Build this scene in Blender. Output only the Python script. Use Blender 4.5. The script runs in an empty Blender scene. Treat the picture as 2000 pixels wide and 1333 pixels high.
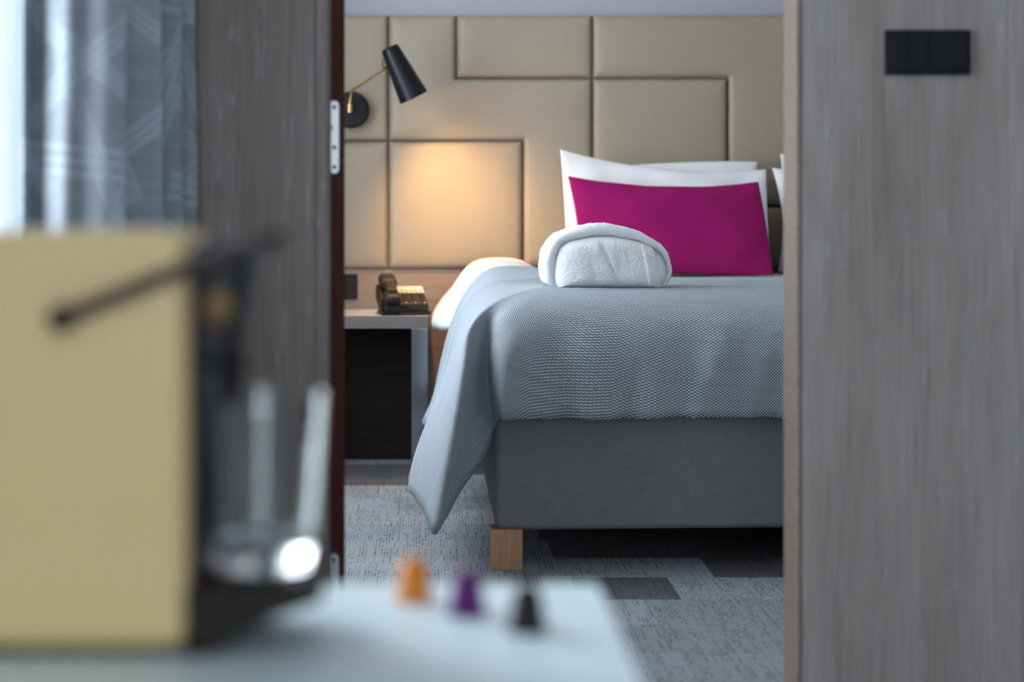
import bpy, bmesh, math, random
from mathutils import Vector, Matrix, noise

random.seed(7)
S = bpy.context.scene
COL = S.collection

# ------------------------------------------------------------------ camera
F = 3150.0            # focal length in pixels of the 2000x1333 frame
VX, VY = 840.0, 440.0 # vanishing point of the room's depth direction
CH = 0.90             # camera height
cd = bpy.data.cameras.new('camera')
cam = bpy.data.objects.new('camera', cd)
COL.objects.link(cam)
cam.location = (0, 0, CH)
cam.rotation_euler = (math.pi / 2, 0, 0)
cd.sensor_fit = 'HORIZONTAL'
cd.sensor_width = 36.0
cd.lens = F / 2000 * 36.0
cd.shift_x = (1000 - VX) / 2000
cd.shift_y = -(666.5 - VY) / 2000
cd.clip_start = 0.05
cd.dof.use_dof = True
cd.dof.focus_distance = 4.5
cd.dof.aperture_fstop = 2.1
S.camera = cam

# ------------------------------------------------------------------ world, daylight, exposure
W = bpy.data.worlds.new('sky')
S.world = W
W.use_nodes = True
bg = W.node_tree.nodes['Background']
bg.inputs[0].default_value = (0.79, 0.90, 1.0, 1)
bg.inputs[1].default_value = 5.0

XL = -0.85            # facade wall (left)
def portal(name, loc, rot, sx, sy):
    l = bpy.data.lights.new(name, 'AREA')
    l.shape = 'RECTANGLE'; l.size = sx; l.size_y = sy
    l.cycles.is_portal = True
    o = bpy.data.objects.new(name, l); COL.objects.link(o)
    o.location = loc; o.rotation_euler = rot
WIN_LIV = (1.72, 2.88, 0.15, 2.40)   # y0,y1,z0,z1 in the facade
WIN_BED = (3.80, 5.40, 0.70, 2.40)
WIN_REAR = (-0.45, 0.65, 0.60, 2.30)  # x0,x1,z0,z1 in the rear wall
portal('window_light_living', (XL - .21, (WIN_LIV[0] + WIN_LIV[1]) / 2, 1.275), (0, -math.pi / 2, 0), 2.25, WIN_LIV[1] - WIN_LIV[0])
portal('window_light_bedroom', (XL - .21, (WIN_BED[0] + WIN_BED[1]) / 2, 1.55), (0, -math.pi / 2, 0), 1.70, WIN_BED[1] - WIN_BED[0])
portal('window_light_rear', (.10, -2.71, 1.45), (math.pi / 2, 0, 0), 1.1, 1.7)

S.view_settings.view_transform = 'Standard'
S.view_settings.look = 'None'
S.view_settings.exposure = 1.2
S.view_settings.gamma = 1.0
S.view_settings.use_curve_mapping = False
S.cycles.use_denoising = True
S.cycles.max_bounces = 10
S.cycles.diffuse_bounces = 5
S.cycles.transparent_max_bounces = 12
S.cycles.sample_clamp_indirect = 6.0
S.cycles.caustics_refractive = True

# ------------------------------------------------------------------ helpers
def lin(c):
    return tuple(((v / 255) / 12.92 if v / 255 <= .04045 else ((v / 255 + .055) / 1.055) ** 2.4) for v in c)

def at(px, py, D):
    """point of the room at depth D that the photograph shows at (px, py)"""
    return Vector(((px - VX) * D / F, D, CH - (py - VY) * D / F))

class NT:
    def __init__(s, name):
        s.m = bpy.data.materials.new(name); s.m.use_nodes = True
        s.t = s.m.node_tree; s.n = s.t.nodes; s.n.clear()
        s.out = s.n.new('ShaderNodeOutputMaterial')
    def add(s, typ, **kw):
        n = s.n.new(typ)
        for k, v in kw.items():
            if k.startswith('i_'):
                n.inputs[k[2:].replace('_', ' ')].default_value = v
            else:
                setattr(n, k, v)
        return n
    def link(s, a, b): s.t.links.new(a, b)
    def pb(s, col=(.5, .5, .5), rough=.6, metal=0, **kw):
        p = s.n.new('ShaderNodeBsdfPrincipled')
        p.inputs['Base Color'].default_value = (*col, 1)
        p.inputs['Roughness'].default_value = rough
        p.inputs['Metallic'].default_value = metal
        for k, v in kw.items():
            p.inputs[k.replace('_', ' ')].default_value = v
        s.link(p.outputs[0], s.out.inputs[0])
        return p
    def coord(s, kind='Object', scale=(1, 1, 1), rot=(0, 0, 0)):
        tc = s.n.new('ShaderNodeTexCoord'); mp = s.n.new('ShaderNodeMapping')
        mp.inputs['Scale'].default_value = scale; mp.inputs['Rotation'].default_value = rot
        s.link(tc.outputs[kind], mp.inputs[0]); return mp.outputs[0]
    def noise(s, vec, scale=5, detail=3, rough=.5):
        n = s.n.new('ShaderNodeTexNoise'); n.inputs['Scale'].default_value = scale
        n.inputs['Detail'].default_value = detail; n.inputs['Roughness'].default_value = rough
        s.link(vec, n.inputs['Vector']); return n.outputs['Fac']
    def ramp(s, fac, stops):
        r = s.n.new('ShaderNodeValToRGB'); e = r.color_ramp.elements
        while len(e) < len(stops): e.new(.5)
        for k, (p, c) in enumerate(stops):
            e[k].position = p; e[k].color = (*c, 1) if len(c) == 3 else c
        s.link(fac, r.inputs[0]); return r.outputs[0]
    def math(s, op, a, b=None, c=None):
        n = s.n.new('ShaderNodeMath'); n.operation = op
        for k, v in enumerate((a, b, c)):
            if v is None: continue
            if isinstance(v, (int, float)): n.inputs[k].default_value = v
            else: s.link(v, n.inputs[k])
        return n.outputs[0]
    def mix(s, fac, a, b, mode='MIX'):
        n = s.n.new('ShaderNodeMix'); n.data_type = 'RGBA'; n.blend_type = mode
        for k, v in ((0, fac), (6, a), (7, b)):
            if isinstance(v, (int, float)): n.inputs[k].default_value = v
            elif isinstance(v, tuple): n.inputs[k].default_value = (*v, 1) if len(v) == 3 else v
            else: s.link(v, n.inputs[k])
        return n.outputs[2]
    def bump(s, h, p, dist=.002, strength=.5):
        b = s.n.new('ShaderNodeBump'); b.inputs['Distance'].default_value = dist; b.inputs['Strength'].default_value = strength
        s.link(h, b.inputs['Height']); s.link(b.outputs[0], p.inputs['Normal'])

M = {}
def plain(key, col, rough=.5, metal=0, **kw):
    t = NT(key); t.pb(col, rough, metal, **kw); M[key] = t.m

def mk_materials():
    # grey-brown wood laminate with upright grain
    for wkey, wk in (('wood', (1, 1, 1)), ('wood_shaded', (.62, .56, .53))):  # second copy is darkened and browned: shade painted on the left panel
      t = NT('wood_laminate' if wkey == 'wood' else 'shaded_wood_laminate'); p = t.pb(rough=.42)
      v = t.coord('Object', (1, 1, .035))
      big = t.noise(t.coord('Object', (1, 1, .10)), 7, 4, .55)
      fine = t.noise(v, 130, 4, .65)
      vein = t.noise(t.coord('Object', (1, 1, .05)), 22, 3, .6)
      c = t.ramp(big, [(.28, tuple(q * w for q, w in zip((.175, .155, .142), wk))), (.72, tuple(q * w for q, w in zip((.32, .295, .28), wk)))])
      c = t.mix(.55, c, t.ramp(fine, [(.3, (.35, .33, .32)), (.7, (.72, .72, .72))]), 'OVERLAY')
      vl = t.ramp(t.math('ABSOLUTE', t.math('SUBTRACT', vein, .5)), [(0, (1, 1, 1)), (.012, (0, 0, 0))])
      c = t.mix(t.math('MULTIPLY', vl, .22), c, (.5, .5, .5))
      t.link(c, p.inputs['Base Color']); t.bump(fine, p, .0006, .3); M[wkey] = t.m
    # brown wood with level grain behind the nightstand
    t = NT('brown_veneer'); p = t.pb(rough=.45)
    f = t.noise(t.coord('Object', (.05, 1, 1)), 90, 4, .6)
    t.link(t.ramp(f, [(.3, (.20, .145, .115)), (.7, (.29, .215, .17))]), p.inputs['Base Color']); M['veneer'] = t.m
    t = NT('dark_oak'); p = t.pb(rough=.6, Specular_IOR_Level=.15)
    f = t.noise(t.coord('Object', (.05, 1, 1)), 80, 3)
    t.link(t.ramp(f, [(.3, (.010, .007, .006)), (.7, (.020, .014, .012))]), p.inputs['Base Color']); M['dark_oak'] = t.m
    t = NT('beech'); p = t.pb(rough=.45)
    f = t.noise(t.coord('Object', (1, 1, .08)), 60, 4)
    t.link(t.ramp(f, [(.3, (.42, .215, .105)), (.7, (.55, .30, .16))]), p.inputs['Base Color']); M['beech'] = t.m
    # painted wall
    t = NT('wall_paint'); p = t.pb((.36, .34, .38), .8)
    t.bump(t.noise(t.coord(), 300, 2), p, .0005, .2); M['paint'] = t.m
    plain('white_paint', (.78, .78, .78), .6)
    # carpet: woven dashes in rows
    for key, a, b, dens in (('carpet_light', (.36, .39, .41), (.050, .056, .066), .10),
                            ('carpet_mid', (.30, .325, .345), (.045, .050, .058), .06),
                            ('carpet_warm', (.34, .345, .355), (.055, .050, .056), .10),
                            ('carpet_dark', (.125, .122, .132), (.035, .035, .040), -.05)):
        t = NT(key); p = t.pb(rough=.95)
        geo = t.add('ShaderNodeNewGeometry'); pos = geo.outputs['Position']
        def snapped(v):
            sn = t.add('ShaderNodeVectorMath', operation='SNAP'); t.link(pos, sn.inputs[0]); sn.inputs[1].default_value = v
            wn = t.add('ShaderNodeTexWhiteNoise', noise_dimensions='3D'); t.link(sn.outputs[0], wn.inputs[0]); return wn.outputs[0]
        cell = snapped((.0086, .0060, 10)); column = snapped((.0086, .10, 10))
        mp2 = t.add('ShaderNodeMapping'); mp2.inputs['Scale'].default_value = (1, 1, 0); t.link(pos, mp2.inputs[0])
        patch = t.noise(mp2.outputs[0], 5, 2)
        fr = t.add('ShaderNodeSeparateXYZ'); t.link(pos, fr.inputs[0])
        fx = t.math('FRACT', t.math('DIVIDE', fr.outputs[0], .0086)); fy = t.math('FRACT', t.math('DIVIDE', fr.outputs[1], .0060))
        inside = t.math('MULTIPLY', t.math('LESS_THAN', t.math('ABSOLUTE', t.math('SUBTRACT', fx, .5)), .27),
                        t.math('LESS_THAN', t.math('ABSOLUTE', t.math('SUBTRACT', fy, .5)), .34))
        th = t.math('ADD', t.math('ADD', t.math('MULTIPLY', column, .75), t.math('MULTIPLY', patch, .7)), dens - .13)
        dash = t.math('MULTIPLY', inside, t.math('GREATER_THAN', cell, th))
        fuzz = t.noise(pos, 380, 2)
        base = t.mix(fuzz, a, tuple(x * .68 for x in a))
        t.link(t.mix(dash, base, b), p.inputs['Base Color'])
        t.bump(t.math('SUBTRACT', fuzz, dash), p, .003, .6); M[key] = t.m
    # headboard upholstery
    t = NT('headboard_cloth'); p = t.pb((.42, .36, .28), .48, Sheen_Weight=.25, Sheen_Roughness=.4)
    v = t.coord('Object', (1, 1, 6)); f = t.noise(v, 240, 3, .7)
    f2 = t.noise(t.coord(), 6, 3)
    c = t.mix(f, (.250, .208, .152), (.37, .312, .232)); c = t.mix(t.math('MULTIPLY', f2, .25), c, (.24, .20, .15))
    t.link(c, p.inputs['Base Color']); t.bump(f, p, .0006, .25); M['headboard'] = t.m
    # linen
    t = NT('white_linen'); p = t.pb((.74, .72, .72), .75)
    t.bump(t.noise(t.coord(), 9, 4), p, .012, .35); M['linen'] = t.m
    # terry
    t = NT('terry'); p = t.pb((.92, .93, .94), .95, Sheen_Weight=.5)
    f = t.noise(t.coord(), 420, 3, .7); f3 = t.noise(t.coord(), 160, 2)
    t.bump(t.math('ADD', f, t.math('MULTIPLY', f3, .5)), p, .005, .7); M['terry'] = t.m
    # throw: basket weave following the cloth
    t = NT('basket_weave'); p = t.pb(rough=.8)
    uv = t.add('ShaderNodeUVMap')
    nz = t.add('ShaderNodeTexNoise'); nz.inputs['Scale'].default_value = 40; t.link(uv.outputs[0], nz.inputs['Vector'])
    wob = t.add('ShaderNodeMix', data_type='VECTOR'); wob.inputs[0].default_value = .0008
    t.link(uv.outputs[0], wob.inputs[4]); t.link(nz.outputs['Color'], wob.inputs[5])
    su = t.add('ShaderNodeSeparateXYZ'); t.link(wob.outputs[1], su.inputs[0])
    cu = t.math('COSINE', t.math('MULTIPLY', su.outputs[0], 2 * math.pi / .0084)); cv = t.math('COSINE', t.math('MULTIPLY', su.outputs[1], math.pi / .0039))
    dots = t.math('MULTIPLY', cu, cv)
    tone = t.ramp(t.math('ADD', t.math('MULTIPLY', dots, .5), .5), [(.30, (.10, .115, .13)), (.50, (.25, .28, .305)), (.82, (.66, .74, .80))])
    sl = t.noise(t.coord('UV', (.4, 14, 1)), 12, 2)
    c = t.mix(t.ramp(sl, [(.52, (0, 0, 0)), (.75, (.55, .55, .55))]), tone, (.17, .185, .20))
    t.link(c, p.inputs['Base Color'])
    t.bump(dots, p, .0012, .7); M['weave'] = t.m
    t = NT('throw_border'); p = t.pb((.34, .40, .45), .75); t.bump(t.noise(t.coord(), 500, 2), p, .0005, .3); M['border'] = t.m
    # bed base cloth
    t = NT('bed_base_cloth'); p = t.pb(rough=.85)
    fa = t.noise(t.coord('Object', (1, 1, 30)), 22, 3, .7); fb = t.noise(t.coord('Object', (30, 30, 1)), 22, 3, .7)
    s_ = t.math('MULTIPLY', t.math('ADD', fa, fb), .5)
    t.link(t.ramp(s_, [(.3, (.125, .125, .115)), (.7, (.245, .245, .23))]), p.inputs['Base Color']); t.bump(s_, p, .001, .3); M['base_cloth'] = t.m
    # magenta twill
    t = NT('magenta_twill'); p = t.pb(rough=.9, Specular_IOR_Level=.2)
    wv = t.add('ShaderNodeTexWave', wave_type='BANDS', bands_direction='DIAGONAL'); wv.inputs['Scale'].default_value = 75
    wv.inputs['Distortion'].default_value = 1.2; t.link(t.coord('UV'), wv.inputs['Vector'])
    t.link(t.mix(wv.outputs['Fac'], (.17, .002, .062), (.40, .008, .15)), p.inputs['Base Color'])
    t.bump(wv.outputs['Fac'], p, .002, .5); M['magenta'] = t.m
    # curtain: blue-grey cloth with a woven net of straight lines
    t = NT('curtain_cloth')
    uv = t.coord('UV'); sp = t.add('ShaderNodeSeparateXYZ'); t.link(uv, sp.inputs[0])
    lines = None
    for a, per, ph in ((32, .21, .1), (-38, .24, .55), (68, .19, .3), (-70, .27, .8), (4, .33, .2)):
        d = t.math('ADD', t.math('MULTIPLY', sp.outputs[0], -math.sin(math.radians(a)) / per), t.math('MULTIPLY', sp.outputs[1], math.cos(math.radians(a)) / per))
        fr = t.math('FRACT', t.math('ADD', d, ph))
        band = t.math('LESS_THAN', fr, .17)
        rib = t.math('LESS_THAN', t.math('FRACT', t.math('MULTIPLY', fr, 17)), .6)
        msk = t.math('GREATER_THAN', t.noise(t.coord('UV', (1, 1, 1 + ph)), 1.6 + 1.5 * ph, 0), .40)
        b = t.math('MULTIPLY', t.math('MULTIPLY', band, rib), msk)
        lines = b if lines is None else t.math('MAXIMUM', lines, b)
    slub = t.noise(t.coord('UV', (2, 40, 1)), 3, 3)
    c = t.mix(slub, (.30, .335, .37), (.46, .50, .54))
    c = t.mix(t.math('MULTIPLY', lines, .5), c, (.62, .67, .70))
    p = t.pb(rough=.7); t.link(c, p.inputs['Base Color'])
    tr = t.add('ShaderNodeBsdfTranslucent'); t.link(c, tr.inputs[0])
    mx = t.add('ShaderNodeMixShader'); mx.inputs[0].default_value = .5
    t.link(p.outputs[0], mx.inputs[1]); t.link(tr.outputs[0], mx.inputs[2]); t.link(mx.outputs[0], t.out.inputs[0]); M['curtain'] = t.m
    # sheer
    t = NT('sheer_voile')
    df = t.add('ShaderNodeBsdfDiffuse'); df.inputs[0].default_value = (.85, .88, .9, 1)
    tr = t.add('ShaderNodeBsdfTranslucent'); tr.inputs[0].default_value = (.85, .88, .9, 1)
    tp = t.add('ShaderNodeBsdfTransparent')
    m1 = t.add('ShaderNodeMixShader'); m1.inputs[0].default_value = .6
    m2 = t.add('ShaderNodeMixShader'); m2.inputs[0].default_value = .25
    t.link(df.outputs[0], m1.inputs[1]); t.link(tr.outputs[0], m1.inputs[2])
    t.link(m1.outputs[0], m2.inputs[1]); t.link(tp.outputs[0], m2.inputs[2]); t.link(m2.outputs[0], t.out.inputs[0]); M['sheer'] = t.m
    # window pane
    t = NT('window_pane')
    gl = t.add('ShaderNodeBsdfGlossy'); gl.inputs['Roughness'].default_value = .02
    tp = t.add('ShaderNodeBsdfTransparent'); m1 = t.add('ShaderNodeMixShader'); m1.inputs[0].default_value = .06
    t.link(tp.outputs[0], m1.inputs[1]); t.link(gl.outputs[0], m1.inputs[2]); t.link(m1.outputs[0], t.out.inputs[0]); M['pane'] = t.m
    t = NT('drinking_glass'); t.pb((.97, .985, .98), .0, Transmission_Weight=1.0, IOR=1.48); M['glass'] = t.m
    plain('white_gloss', (.74, .88, .92), .35)
    plain('nightstand_white', (.46, .43, .42), .45)
    plain('nightstand_edge_shaded', (.145, .128, .122), .6, Specular_IOR_Level=.2)  # darker than the top: shade on the front edge painted into its colour
    plain('chrome', (.30, .31, .33), .14, 1)
    plain('steel', (.62, .66, .68), .32, 1)
    plain('brass', (.72, .46, .14), .28, 1)
    plain('dull_brass', (.16, .10, .035), .5, .6)
    plain('black_metal', (.004, .005, .008), .36, Specular_IOR_Level=.25)
    plain('black_plastic', (.008, .008, .010), .4, Specular_IOR_Level=.3)
    plain('phone_plastic', (.020, .014, .010), .42, Specular_IOR_Level=.25)
    plain('switch_black', (.007, .008, .011), .5, Specular_IOR_Level=.25)
    plain('switch_gap', (.003, .003, .004), .8)
    plain('cream_plastic', (.80, .57, .28), .3, Coat_Weight=.2)
    plain('tray_brown', (.018, .012, .008), .55, Specular_IOR_Level=.25)
    plain('lever_brown', (.028, .018, .014), .4)
    plain('red_edge', (.075, .016, .014), .6, Specular_IOR_Level=.2)
    plain('screw_dark', (.10, .08, .09), .5, .6)
    plain('amber_foil', (.72, .22, .004), .45, .1)
    plain('purple_foil', (.11, .006, .14), .45, .1, Specular_IOR_Level=.3)
    plain('dark_foil', (.012, .008, .008), .5, 0, Specular_IOR_Level=.3)
    plain('paper', (.52, .48, .43), .7)
    plain('green_ink', (.03, .16, .05), .7)
    plain('grey_ink', (.10, .08, .08), .7)
    plain('window_frame', (.30, .31, .32), .5)
    plain('lamp_inside', (.75, .72, .66), .5)
    t = NT('bulb_glow'); e = t.add('ShaderNodeEmission'); e.inputs[0].default_value = (1, .62, .28, 1); e.inputs[1].default_value = 12
    t.link(e.outputs[0], t.out.inputs[0]); M['bulb'] = t.m
mk_materials()

def tag(o, label=None, cat=None, group=None, kind=None):
    if label: o['label'] = label
    if cat: o['category'] = cat
    if group: o['group'] = group
    if kind: o['kind'] = kind
    return o

def thing(name, loc, label=None, cat=None, group=None, kind=None):
    o = bpy.data.objects.new(name, None); COL.objects.link(o); o.location = loc
    o.empty_display_size = .05
    return tag(o, label, cat, group, kind)

def obj(name, V, Fc, mat, parent=None, smooth=None, uv=None, origin=None):
    """link vertices (room coordinates) and faces as ONE mesh object; children are stored relative to their parent"""
    o0 = Vector(origin) if origin is not None else Vector((0, 0, 0))
    if parent is not None:
        o0 = Vector((0, 0, 0)); q = parent
        while q is not None: o0 = o0 + q.location; q = q.parent
    me = bpy.data.meshes.new(name)
    me.from_pydata([tuple(Vector(v) - o0) for v in V], [], Fc)
    mats = mat if isinstance(mat, (list, tuple)) else [mat]
    for k in mats: me.materials.append(M[k])
    if uv is not None:
        l = me.uv_layers.new(name='UVMap')
        for lp in me.loops: l.data[lp.index].uv = uv[lp.vertex_index]
    me.update()
    if smooth is not None:
        me.shade_smooth()
        if smooth < 180: me.set_sharp_from_angle(angle=math.radians(smooth))
    o = bpy.data.objects.new(name, me); COL.objects.link(o)
    if smooth is not None and smooth <= 60:
        wn = o.modifiers.new('even_shading', 'WEIGHTED_NORMAL'); wn.keep_sharp = True
    if parent is not None: o.parent = parent
    else: o.location = o0
    return o

def join(*meshes):
    V, Fc = [], []
    for v, f in meshes:
        n = len(V); V += [Vector(p) for p in v]; Fc += [tuple(i + n for i in q) for q in f]
    return V, Fc

def box(x0, x1, y0, y1, z0, z1, bev=0, seg=2, mat4=None):
    bm = bmesh.new(); bmesh.ops.create_cube(bm, size=1)
    for v in bm.verts:
        v.co = Vector((x0 + (v.co.x + .5) * (x1 - x0), y0 + (v.co.y + .5) * (y1 - y0), z0 + (v.co.z + .5) * (z1 - z0)))
    if bev: bmesh.ops.bevel(bm, geom=bm.edges[:], offset=bev, segments=seg, profile=.5, affect='EDGES')
    return from_bm(bm, mat4)

def from_bm(bm, mat4=None):
    if mat4 is not None: bm.transform(mat4)
    bmesh.ops.recalc_face_normals(bm, faces=bm.faces[:])
    bm.verts.index_update()
    r = [v.co.copy() for v in bm.verts], [tuple(v.index for v in f.verts) for f in bm.faces]
    bm.free(); return r

def lathe(profile, n=32, mat4=None, loc=(0, 0, 0)):
    """profile: (r, h) pairs turned about local z"""
    V, Fc = [], []; rings = []
    for r, h in profile:
        if r < 1e-6: rings.append([len(V)]); V.append(Vector((0, 0, h)))
        else:
            rings.append(list(range(len(V), len(V) + n)))
            V += [Vector((r * math.cos(2 * math.pi * k / n), r * math.sin(2 * math.pi * k / n), h)) for k in range(n)]
    for a, b in zip(rings, rings[1:]):
        for k in range(n):
            k2 = (k + 1) % n
            if len(a) == 1 and len(b) == 1: continue
            if len(a) == 1: Fc.append((a[0], b[k], b[k2]))
            elif len(b) == 1: Fc.append((a[k], b[0], a[k2]))
            else: Fc.append((a[k], b[k], b[k2], a[k2]))
    if mat4 is not None: V = [mat4 @ v for v in V]
    V = [v + Vector(loc) for v in V]
    return V, [tuple(reversed(f)) for f in Fc]

def aim(p, q):
    """matrix that carries local +z onto p->q, at p"""
    d = (Vector(q) - Vector(p)).normalized()
    return Matrix.Translation(Vector(p)) @ d.to_track_quat('Z', 'Y').to_matrix().to_4x4()

def tube(path, rad, n=12, cap=True):
    path = [Vector(p) for p in path]; R = rad if isinstance(rad, (list, tuple)) else [rad] * len(path)
    V, Fc = [], []; up = None
    for i, p in enumerate(path):
        d = (path[min(i + 1, len(path) - 1)] - path[max(i - 1, 0)]).normalized()
        if up is None: up = d.orthogonal().normalized()
        up = (up - d * up.dot(d)).normalized(); s = d.cross(up)
        for k in range(n):
            a = 2 * math.pi * k / n; V.append(p + (up * math.cos(a) + s * math.sin(a)) * R[i])
    for i in range(len(path) - 1):
        for k in range(n):
            k2 = (k + 1) % n; Fc.append((i * n + k, i * n + k2, (i + 1) * n + k2, (i + 1) * n + k))
    if cap:
        Fc.append(tuple(reversed(range(n)))); Fc.append(tuple(range((len(path) - 1) * n, len(path) * n)))
    return V, Fc

def cat(P, t):
    """Catmull-Rom through the points P at parameter t in [0, len-1]"""
    n = len(P) - 1; i = min(int(t), n - 1); u = t - i
    p0, p1, p2, p3 = P[max(i - 1, 0)], P[i], P[i + 1], P[min(i + 2, n)]
    if i == 0: p0 = p1 * 2 - p2
    if i + 2 > n: p3 = p2 * 2 - p1
    return .5 * ((2 * p1) + (p2 - p0) * u + (2 * p0 - 5 * p1 + 4 * p2 - p3) * u * u + (3 * p1 - p0 - 3 * p2 + p3) * u ** 3)

def resample(P, n):
    P = [Vector(p) for p in P]; m = 24 * (len(P) - 1)
    Q = [cat(P, k * (len(P) - 1) / m) for k in range(m + 1)]
    L = [0]
    for a, b in zip(Q, Q[1:]): L.append(L[-1] + (b - a).length)
    out = []; j = 0
    for k in range(n):
        s = L[-1] * k / (n - 1)
        while j < m - 1 and L[j + 1] < s: j += 1
        d = L[j + 1] - L[j]; u = (s - L[j]) / d if d > 1e-9 else 0
        out.append(Q[j].lerp(Q[j + 1], min(max(u, 0), 1)))
    return out

def gridfaces(nu, nv, off=0):
    return [(off + i * nv + j, off + (i + 1) * nv + j, off + (i + 1) * nv + j + 1, off + i * nv + j + 1) for i in range(nu - 1) for j in range(nv - 1)]

def smoothstep(a, b, x):
    t = min(max((x - a) / (b - a), 0), 1); return t * t * (3 - 2 * t)

def gauss(x, s): return math.exp(-(x / s) ** 2)

# ================================================================== THE SETTING
YD0, YD1 = 3.00, 3.10        # partition with the doorway
DL, DR = -0.190, 0.679       # clear opening
HB = 6.30                    # face of the headboard
YB = 6.36                    # rear wall of the bedroom
XR = 3.00
CZ = 2.60

floor = tag(obj('floor', *join(box(XL - .2, XR + .2, -2.7, 3.06, -.12, 0), box(XL - .2, XR + .2, 3.06, YB + .2, -.12, -.006)), 'carpet_light'), kind='structure')
floor['label'] = 'grey woven carpet flooring running through both rooms'
rows = [3.06] + [3.1475 + .2425 * k for k in range(14)]
rng = random.Random(3)
for r in range(len(rows) - 1):
    y0, y1 = rows[r], min(rows[r + 1], YB)
    if y1 - y0 < .02: continue
    cuts = []; x = XL - rng.random() * .3
    while x < 2.7: cuts.append(x); x += .485
    if r == 4: cuts = [-.85, -.37, .12, .36, .605, 1.09, 1.57, 2.06, 2.54]
    if r == 5: cuts = [-.85, -.24, .243, .728, 1.21, 1.70, 2.18, 2.66]
    for x0, x1 in zip(cuts, cuts[1:]):
        x0 = max(x0, XL); xm = (x0 + x1) / 2
        if x1 - x0 < .03: continue
        q = rng.random()
        mk = 'carpet_light' if q < .55 else 'carpet_mid' if q < .78 else 'carpet_warm'
        if (r == 4 and .4 < xm < .6) or (r == 5 and xm > .75) or (r == 11 and xm < .2) or (r == 12 and xm < .3) or (r in (6, 7, 8, 9) and xm > .45): mk = 'carpet_dark'  # dark carpet; under bed and at nightstand it also paints in their shadow
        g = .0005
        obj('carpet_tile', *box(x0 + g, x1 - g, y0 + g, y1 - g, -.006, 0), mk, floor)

tag(obj('ceiling', *box(XL - .2, XR + .2, -2.7, YB + .2, CZ, CZ + .1), 'white_paint'), kind='structure')
def facade():
    a, b = WIN_LIV, WIN_BED
    X0, X1 = XL - .2, XL
    return join(box(X0, X1, -2.7, a[0], 0, CZ), box(X0, X1, a[0], a[1], 0, a[2]), box(X0, X1, a[0], a[1], a[3], CZ),
                box(X0, X1, a[1], b[0], 0, CZ), box(X0, X1, b[0], b[1], 0, b[2]), box(X0, X1, b[0], b[1], b[3], CZ), box(X0, X1, b[1], YB, 0, CZ))
tag(obj('wall_left', *facade(), 'white_paint'), kind='structure')
a = WIN_REAR
tag(obj('wall_rear', *join(box(XL - .2, a[0], -2.7, -2.5, 0, CZ), box(a[1], XR + .2, -2.7, -2.5, 0, CZ), box(a[0], a[1], -2.7, -2.5, 0, a[2]),
        box(a[0], a[1], -2.7, -2.5, a[3], CZ)), 'wood'), kind='structure')
tag(obj('wall_right', *box(XR, XR + .2, -2.7, YD1, 0, CZ), 'wood'), kind='structure')
tag(obj('wall_right_bedroom', *box(XR, XR + .2, YD1, YB, 0, CZ), 'white_paint'), kind='structure')
tag(obj('wall_back', *box(XL - .2, XR + .2, YB, YB + .2, 0, CZ), 'paint'), kind='structure')
# partition: carcass, and the laminate lining towards the living room
wl = tag(obj('wall_partition_left', *box(XL, DL - .022, YD0 + .012, YD1, 0, CZ), 'white_paint'), kind='structure')
obj('lining_panel', *box(XL, DL - .024, YD0, YD0 + .012, 0, CZ, .001), 'wood_shaded', wl)
wr = tag(obj('wall_partition_right', *box(DR + .022, XR, YD0 + .012, YD1, 0, CZ), 'white_paint'), kind='structure')
obj('lining_panel', *box(DR + .010, XR, YD0, YD0 + .012, 0, CZ, .002), 'wood', wr)
wt = tag(obj('wall_partition_top', *box(DL - .022, DR + .022, YD0 + .012, YD1, 2.12, CZ), 'white_paint'), kind='structure')
obj('lining_panel', *box(DL - .024, DR + .010, YD0, YD0 + .012, 2.13, CZ, .001), 'wood', wt)
tag(obj('trim_1', *box(DL - .024, DL, YD0 - .004, YD1, 0, 2.10, .003), 'wood_shaded', smooth=40), kind='structure')
tag(obj('trim_2', *box(DR, DR + .010, YD0 - .004, YD1, 0, 2.10, .0035), 'veneer', smooth=40), kind='structure')
tag(obj('trim_3', *box(DL - .024, DR + .010, YD0 - .004, YD1, 2.10, 2.13, .003), 'wood', smooth=40), kind='structure')
# brown veneer dado behind bed and nightstand
tag(obj('trim_4', *box(XL, XR, 6.325, YB, 0, .726), 'veneer', smooth=40), kind='structure')

def window(name, lo, hi, axis, fixed0, fixed1, z0, z1, n):
    """frame, mullions and one pane per field; axis is the level direction of the window"""
    def bx(a, b, za, zb, t0, t1, bev=.003):
        return box(t0, t1, a, b, za, zb, bev) if axis == 'y' else box(a, b, t0, t1, za, zb, bev)
    w = thing(name, (fixed0, lo, z0) if axis == 'y' else (lo, fixed0, z0), kind='structure')
    t = .06
    obj('window_frame', *join(bx(lo, hi, z0, z0 + t, fixed0, fixed1), bx(lo, hi, z1 - t, z1, fixed0, fixed1),
                              bx(lo, lo + t, z0 + t, z1 - t, fixed0, fixed1), bx(hi - t, hi, z0 + t, z1 - t, fixed0, fixed1)), 'window_frame', w)
    st = (hi - lo - 2 * t) / n
    m = (fixed0 + fixed1) / 2
    for k in range(n):
        if k: obj('mullion', *bx(lo + t + k * st - .025, lo + t + k * st + .025, z0 + t, z1 - t, fixed0, fixed1), 'window_frame', w)
        obj('pane', *bx(lo + t + k * st + (.025 if k else 0), lo + t + (k + 1) * st - (.025 if k < n - 1 else 0), z0 + t, z1 - t, m - .003, m + .003, 0), 'pane', w)
window('window_1', WIN_LIV[0], WIN_LIV[1], 'y', XL - .15, XL - .09, WIN_LIV[2], WIN_LIV[3], 1)
window('window_2', WIN_BED[0], WIN_BED[1], 'y', XL - .15, XL - .09, WIN_BED[2], WIN_BED[3], 2)
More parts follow.
